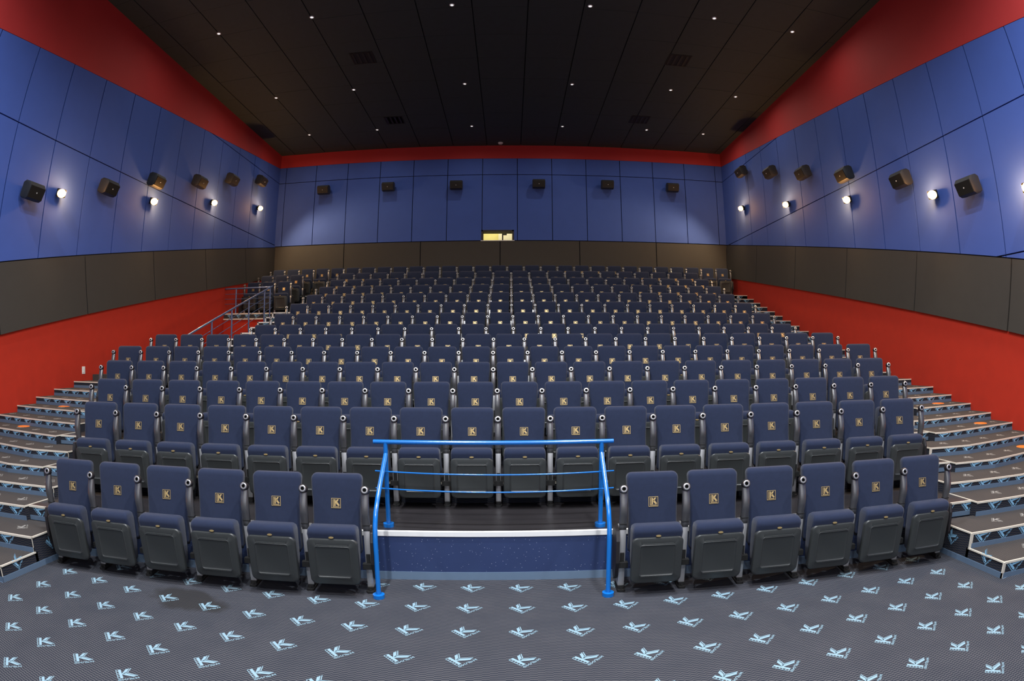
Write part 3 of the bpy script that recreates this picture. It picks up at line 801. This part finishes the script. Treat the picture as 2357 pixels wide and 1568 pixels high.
ORD = {1: 'front', 2: 'second', 3: 'third', 4: 'fourth', 5: 'fifth', 6: 'sixth', 7: 'seventh', 8: 'eighth', 9: 'ninth', 10: 'tenth', 11: 'eleventh', 12: 'twelfth', 13: 'thirteenth', 14: 'back'}
used = set()
SEATS = []
def place_seat(kind, r, x, label, group):
    p = {'m': proto, 'l': protoL, 'r': protoR}[kind]
    if kind in used: o = copy_tree(p)
    else: o = p; used.add(kind)
    y = row_y(r, x); dy = (row_y(r, x + .01) - y) / .01
    o.location = (x, y, ZROW[r]); o.rotation_euler = (0, 0, math.atan(dy))
    tag(o, label, 'chair', group)
    SEATS.append(o)
CNT = ['first', 'second', 'third', 'fourth', 'fifth', 'sixth', 'seventh', 'eighth', 'ninth', 'tenth', 'eleventh', 'twelfth', 'thirteenth', 'fourteenth', 'fifteenth']
def run(r, xs, rowname, lname, rname):
    """every chair is told by its row and by counting from the nearer end of it"""
    n = len(xs)
    for i, x in enumerate(xs):
        kind = 'l' if i == 0 else ('r' if i == n - 1 else 'm')
        if i < n / 2: lb = 'folded navy chair in the %s, %s from the %s' % (rowname, CNT[i], lname)
        else: lb = 'folded navy chair in the %s, %s from the %s' % (rowname, CNT[n - 1 - i], rname)
        place_seat(kind, r, x, lb, 'chairs of the %s' % rowname)
for r in range(1, 7):
    n = NSEAT[r]; x0 = XMID[r] - (n - 1) * PITCH / 2
    xs = [x0 + k * PITCH for k in range(n)]
    if r == 1:
        run(1, xs[:6], 'front row', 'stairs near the wall switch', 'left leg of the blue railing')
        run(1, xs[10:], 'front row', 'right leg of the blue railing', 'stairs under the unbroken red wall')
    else:
        run(r, xs, ORD[r] + ' row', 'stairs near the wall switch', 'stairs under the unbroken red wall')
for r in range(7, 14):
    xa, xb = {7: (-5.14, 5.80), 8: (-5.22, 5.87)}.get(r, (-5.28, 5.87))
    xs = [xa + k * (xb - xa) / 20 for k in range(21)]
    run(r, xs, ORD[r] + ' row', 'railed narrow aisle', 'stairs under the unbroken red wall')
for r in (12, 13):
    xs = [-8.14, -7.595, -7.05]
    run(r, xs, ('lower' if r == 12 else 'upper') + ' row of three', 'railing-side wall', 'narrow aisle')
xs = [-8.15 + k * 0.5539 for k in range(29)]
run(14, xs, 'back row', 'railing-side rear corner', 'rear corner without railing')

# ------------------------------------------------------------------ blue front railing
rail = empty('front_railing', (-0.17, 5.15, ZROW[2]))
def rpart(name, mb, m, parent=None, smooth=60):
    o = mb.obj(name, MATS[m], parent or rail, smooth=smooth)
    if parent is None: o.matrix_parent_inverse = Matrix.Translation((0.17, -5.15, -ZROW[2]))
    return o
RY = lambda x: 5.157 + 0.008 * x
mb = MB(); mb.tube([(-1.285, RY(-1.2), 1.295), (0.945, RY(0.9), 1.297)], .0215, 14); rpart('top_rail', mb, 'rail_blue')
for z in (1.022, 0.858):
    mb = MB(); mb.tube([(-1.27 + 2.215 * k / 10, RY(0) - 0.07 * (1 - ((k - 5) / 5) ** 2) * 1.0 - 0.035, z - 0.006 * (1 - ((k - 5) / 5) ** 2)) for k in range(11)], .0075, 8); rpart('thin_rail', mb, 'rail_blue')
for x in (-1.169, 0.833):
    mb = MB(); mb.tube([(x, RY(x), ZROW[2]), (x, RY(x), 1.29)], .0215, 14); rpart('post', mb, 'rail_blue')
    mb = MB(); mb.tube([(x, RY(x), ZROW[2]), (x, RY(x), ZROW[2] + .035)], .052, 20); rpart('flange', mb, 'rail_blue', smooth=40)
    pts = []
    P = [(5.15, 1.185), (5.06, 1.10), (4.93, 0.985), (4.80, 0.87), (4.70, 0.755), (4.645, 0.64), (4.62, 0.52), (4.615, 0.38), (4.60, 0.22), (4.585, 0.0)]
    xf = x + (0.012 if x < 0 else -0.008)
    dY = -0.06 if x < 0 else 0.0
    mb = MB(); mb.tube([(x + (xf - x) * k / 9, py + dY * min(1, k / 4), pz) for k, (py, pz) in enumerate(P)], .0215, 14); rpart('curved_post', mb, 'rail_blue')
    mb = MB(); mb.tube([(xf, 4.585 + dY, 0.0), (xf, 4.585 + dY, .035)], .052, 20); rpart('flange', mb, 'rail_blue', smooth=40)
tag(rail, 'bright blue tubular railing with curved legs in the front row gap', 'railing')

# sloped railing beside the upper left aisle and the cross railing on the landing
lr = empty('sloped_railing', (RAILX, 15.2, ZROW[12]))
def lpart(name, mb, root):
    o = mb.obj(name, MATS['rail_dark'], root, smooth=60); o.matrix_parent_inverse = Matrix.Translation(-Vector(root.location)); return o
def rz(y): return 2.543 + 0.341 * (y - 10.99)
mb = MB(); mb.tube([(RAILX, 10.75, rz(10.75)), (RAILX, 15.58, rz(15.58))], .025, 10); lpart('handrail', mb, lr)
for dz in (0.22, 0.42, 0.62):
    mb = MB(); mb.tube([(RAILX, 11.2, rz(11.2) - dz), (RAILX, 15.58, rz(15.58) - dz)], .0085, 6); lpart('lower_rail', mb, lr)
for y, zb_ in ((12.0, 1.85), (13.03, 2.3), (14.02, 2.66), (15.03, 3.0), (15.42, 3.16)):
    mb = MB(); mb.tube([(RAILX, y, zb_), (RAILX, y, rz(y))], .022, 10); lpart('post', mb, lr)
tag(lr, 'blue-grey sloped stair railing rising along the narrow upper aisle', 'railing')
cr_ = empty('landing_railing', (-7.8, 15.64, ZROW[12]))
mb = MB(); mb.tube([(-8.66, 15.64, 4.08), (RAILX - .04, 15.64, 4.095)], .025, 10); lpart('handrail', mb, cr_)
for z in (3.62, 3.77, 3.92):
    mb = MB(); mb.tube([(-8.66, 15.64, z), (RAILX - .04, 15.64, z)], .0085, 6); lpart('lower_rail', mb, cr_)
for x in (-8.27,):
    mb = MB(); mb.tube([(x, 15.64, ZROW[12]), (x, 15.64, 4.08)], .022, 10); lpart('post', mb, cr_)
tag(cr_, 'blue-grey level railing across the landing above the red recess', 'railing')

# ------------------------------------------------------------------ loudspeakers
def build_speaker():
    root = empty('loudspeaker')
    # local: back against wall at y=0, facing -y ; tilted down
    mb = MB()
    prof = [(0.0, -.14), (0.0, .13), (-.06, .165), (-.20, .16), (-.27, .10), (-.235, -.12), (-.17, -.16), (-.06, -.165)]
    mb.loft([[(x, y * sx, z * sx) for y, z in prof] for x, sx in ((-.22, .86), (-.205, 1.0), (.205, 1.0), (.22, .86))])
    mb.obj('cabinet', MATS['speaker_side'], root, smooth=30)
    mb = MB()
    A = Vector((0, -.272, .095)); Bv = Vector((0, -.238, -.118)); n_ = Vector((0, -.99, -.16))
    mb.prism([(-.20, 0.0), (.20, 0.0), (.20, 1.0), (-.20, 1.0)], lambda u, v, w_: (u, Bv.y + (A.y - Bv.y) * v + n_.y * w_, Bv.z + (A.z - Bv.z) * v + n_.z * w_), .012)
    gr = mb.obj('grille', MATS['speaker_black'], root)
    mb = MB(); mb.prism([(.012 * math.cos(2 * math.pi * j / 10), .0 + .012 * math.sin(2 * math.pi * j / 10)) for j in range(10)], lambda u, v, w_: (u, -.262 - w_, v - .01), .012)
    mb.obj('logo_dot', MATS['white_plastic'], gr)
    mb = MB(); mb.box(-.05, .05, -.02, .085, -.06, .06); mb.obj('bracket', MATS['black'], root)
    return root
spk = build_speaker(); first = True
def speaker(loc, rz_, tilt, label):
    global first
    o = spk if first else copy_tree(spk); first = False
    o.location = loc; o.rotation_euler = (tilt, 0, rz_)
    tag(o, label, 'speaker', 'surround loudspeakers on the walls')
NUM = ['first', 'second', 'third', 'fourth', 'fifth', 'sixth']
LS = [(17.26, 7.98), (15.15, 7.40), (13.24, 6.78), (11.16, 6.22), (9.34, 5.585), (7.0, 4.95)]
RS = [(16.96, 8.13), (14.81, 7.44), (12.85, 6.82), (10.89, 6.19), (8.80, 5.495), (6.86, 4.87)]
for i, (y, z) in enumerate(LS): speaker((XL + 0.15, y, z), math.radians(90), 0.28, 'black loudspeaker on the entrance-side wall, %s one from the rear corner' % NUM[i])
for i, (y, z) in enumerate(RS): speaker((XR - 0.15, y, z), math.radians(-90), 0.28, 'black loudspeaker on the unbroken red dado wall, %s one from the rear corner' % NUM[i])
BS = [(-6.75, 8.05), (-4.325, 8.045), (-1.895, 8.03), (0.98, 8.06), (3.397, 8.08), (5.782, 8.07)]
for i, (x, z) in enumerate(BS): speaker((x, YB - 0.15, z), 0.0, 0.2, 'black loudspeaker on the rear wall, %s one from the entrance-side corner' % NUM[i])

# ------------------------------------------------------------------ wall lamps
def build_lamp():
    root = empty('wall_lamp')
    mb = MB(); mb.box(-.04, .04, -.10, .0, -.03, .03); mb.obj('bracket', MATS['black'], root)
    mb = MB(); mb.loft([[(x, -.10 + y, z) for x, z in rrect(-a, a, -b_, b_, .02, 3)] for a, b_, y in ((.07, .05, 0.0), (.10, .08, -.04), (.10, .08, -.12))], cap1=False)
    mb.obj('housing', MATS['black'], root, smooth=40)
    mb = MB(); mb.loft([[(r_ * math.cos(2 * math.pi * j / 18), -.20 - d_, r_ * .85 * math.sin(2 * math.pi * j / 18)) for j in range(18)] for r_, d_ in ((.095, 0), (.10, .015), (.085, .045), (.05, .065), (.015, .072))])
    mb.obj('lens', MATS['bulb'], root)
    return root
lampo = build_lamp(); firstl = True
LL = [(17.52, 7.10), (14.33, 6.48), (11.30, 5.77), (7.95, 5.155)]
RL = [(17.40, 6.99), (14.17, 6.30), (11.05, 5.645), (8.01, 5.01), (5.55, 4.57)]
def lamp(loc, rz_, label, aim):
    global firstl
    o = lampo if firstl else copy_tree(lampo); firstl = False
    o.location = loc; o.rotation_euler = (0.35, 0, rz_)
    tag(o, label, 'lamp', 'warm wall lamps')
    l = bpy.data.lights.new('lamp_light', 'SPOT'); l.energy = SCONCE_POWER * 4; l.color = SCONCE_COL; l.spot_size = math.radians(125); l.spot_blend = 0.6; l.shadow_soft_size = 0.06
    lo = bpy.data.objects.new('lamp_light', l); col.objects.link(lo)
    d = (Vector(aim) - Vector(loc)).normalized()
    lo.location = Vector(loc) + Vector((0.24 if loc[0] < 0 else -0.24, 0, -0.04)); lo.rotation_euler = d.to_track_quat('-Z', 'Y').to_euler()
    # light spilling back on the wall around the fitting
    l2 = bpy.data.lights.new('lamp_spill', 'POINT'); l2.energy = SCONCE_POWER * 0.55; l2.color = SPILL_COL; l2.shadow_soft_size = 0.05
    lo2 = bpy.data.objects.new('lamp_spill', l2); col.objects.link(lo2); lo2.location = Vector(loc) + Vector((0.30 if loc[0] < 0 else -0.30, 0, -0.03))
for i, (y, z) in enumerate(LL): lamp((XL + 0.05, y, z), math.radians(90 - 25), 'glowing warm lamp on the entrance-side wall, %s one from the rear corner' % NUM[i], (XL + 3.4, y + (1.3 if i == 0 else -0.5), z - 3.2))
for i, (y, z) in enumerate(RL): lamp((XR - 0.05, y, z), math.radians(-90 + 25), 'glowing warm lamp on the unbroken red dado wall, %s one from the rear corner' % NUM[i], (XR - 3.4, y + (1.3 if i == 0 else -0.5), z - 3.2))

# ------------------------------------------------------------------ ceiling fittings
def build_down(glow):
    root = empty('ceiling_downlight')
    def circ(r_, z): return [(r_ * math.cos(2 * math.pi * j / 20), r_ * math.sin(2 * math.pi * j / 20), z) for j in range(20)]
    mb = MB(); mb.loft([circ(.055, .0), circ(.055, -.012), circ(.042, -.018), circ(.034, -.008)], cap1=False); mb.obj('trim_ring', MATS['white_plastic'], root, smooth=40)
    mb = MB(); mb.loft([circ(.034, -.008), circ(.022, -.014)], cap0=False); mb.obj('bulb', MATS[glow], root)
    return root
dl = build_down('downlight_glow'); fd = True
rows = [(17.46, 'back'), (14.37, 'middle'), (10.46, 'nearest the screen')]
for y, nm in rows:
    for i, x in enumerate((-6.87, -4.45, -1.28, 1.69, 4.52, 6.53)):
        o = dl if fd else copy_tree(dl); fd = False
        o.location = (x, y, ZC - 0.03)
        l = bpy.data.lights.new('downlight_lamp', 'AREA'); l.shape = 'DISK'; l.size = 0.08; l.energy = DOWN_POWER; l.color = DOWN_COL; l.spread = math.radians(170)
        lo = bpy.data.objects.new('downlight_lamp', l); col.objects.link(lo); lo.location = (x, y, ZC - 0.06)
        pos = ['by the entrance-side wall', 'second from the entrance-side wall', 'third from the entrance-side wall', 'third from the unbroken red wall', 'second from the unbroken red wall', 'by the unbroken red wall'][i]
        row = {'back': 'rearmost row', 'middle': 'middle row', 'nearest the screen': 'row farthest from the rear wall'}[nm]
        tag(o, 'small white ceiling downlight, %s, %s' % (row, pos), 'ceiling light', 'white ceiling downlights')
def circ(r_, z): return [(r_ * math.cos(2 * math.pi * j / 20), r_ * math.sin(2 * math.pi * j / 20), z) for j in range(20)]
det = empty('smoke_detector', (-0.363, 19.03, ZC - 0.03))
mb = MB(); mb.loft([circ(.09, 0), circ(.09, -.02)]); mb.obj('base', MATS['white_plastic'], det, smooth=40)
mb = MB(); mb.loft([circ(.075, -.02), circ(.07, -.045), circ(.04, -.06)]); mb.obj('dome', MATS['white_plastic'], det, smooth=40)
tag(det, 'white round detector on the ceiling above the projection window', 'detector')
fl = build_down('front_glow')
for i, (x, y) in enumerate(FRONT_LAMPS):
    o = fl if i == 0 else copy_tree(fl)
    o.name = 'house_light'
    o.location = (x, y, ZC - 0.03); o.scale = (2.2, 2.2, 1.5)
    tag(o, 'round house light over the front floor, %s' % ['railing-wall column, by the screen', 'other column, by the screen', 'railing-wall column, middle', 'other column, middle', 'railing-wall column, farthest from the screen', 'other column, farthest from the screen', 'added wall washer beside the railing-side wall', 'added wall washer beside the wall without railing'][i], 'ceiling light', 'house lights over the front floor')
    l = bpy.data.lights.new('house_lamp', 'AREA'); l.shape = 'DISK'; l.size = 0.3; l.energy = FRONT_POWER * (1.0 if i < 6 else 0.75); l.color = FRONT_COL; l.spread = math.radians(160)
    lo = bpy.data.objects.new('house_lamp', l); col.objects.link(lo); lo.location = (x, y, ZC - 0.08)
for i, (x, y) in enumerate(VENTS):
    v = empty('ceiling_vent', (x, y, ZC - 0.03))
    mb = MB(); mb.box(-.30, .30, -.30, -.27, -.012, 0); mb.box(-.30, .30, .27, .30, -.012, 0); mb.box(-.30, -.27, -.27, .27, -.012, 0); mb.box(.27, .30, -.27, .27, -.012, 0)
    mb.obj('frame', MATS['black'], v)
    mb = MB(); mb.box(-.27, .27, -.27, .27, -.004, -.001); mb.obj('opening', MATS['dark_gap'], v)
    for k in range(4):
        sb = MB(); sb.box(-.26 + k * .14, -.20 + k * .14, -.26, .26, -.014, -.004); sb.obj('slat', MATS['speaker_black'], v)
    lab = ['entrance side, the one farther from the rear wall', 'unbroken red wall side, the one farther from the rear wall', 'entrance side, the one closer to the rear wall', 'unbroken red wall side, the one closer to the rear wall'][i]
    tag(v, 'dark square ceiling vent, %s' % lab, 'vent', 'dark ceiling vents')

# ------------------------------------------------------------------ small things
sw = empty('wall_switch', (XL + 0.03, 9.14, 1.765))
mb = MB(); mb.box(0, .012, -.05, .05, -.075, .075); mb.obj('plate', MATS['white_plastic'], sw, bevel=.004)
mb = MB(); mb.box(.012, .02, -.025, .025, -.04, .04); mb.obj('rocker', MATS['white_plastic'], sw)
tag(sw, 'small white switch plate on the red dado above the entrance-side steps', 'switch')
for k, x, y, s in ((9, -7.76, 7.59, -1), (7, -7.71, 6.44, -1), (9, 7.33, 7.75, 1), (7, 7.30, 6.58, 1), (5, 7.21, 5.48, 1)):
    z = step_z(k)
    mb = MB(); mb.loft([[(r_ * math.cos(2 * math.pi * j / 24), r_ * math.sin(2 * math.pi * j / 24), h) for j in range(24)] for r_, h in ((.12, 0), (.12, .003), (.112, .006))])
    o = mb.obj('floor_disc', MATS['orange_disc'], None, loc=(x, y, z))  # thin flat orange disc lying on the tread
    side = 'switch plate side' if s < 0 else 'unbroken red wall side'
    tag(o, 'orange disc on the step level with the %s row, %s' % (ORD[(k + 1) // 2], side), 'step_disc', 'orange floor discs')
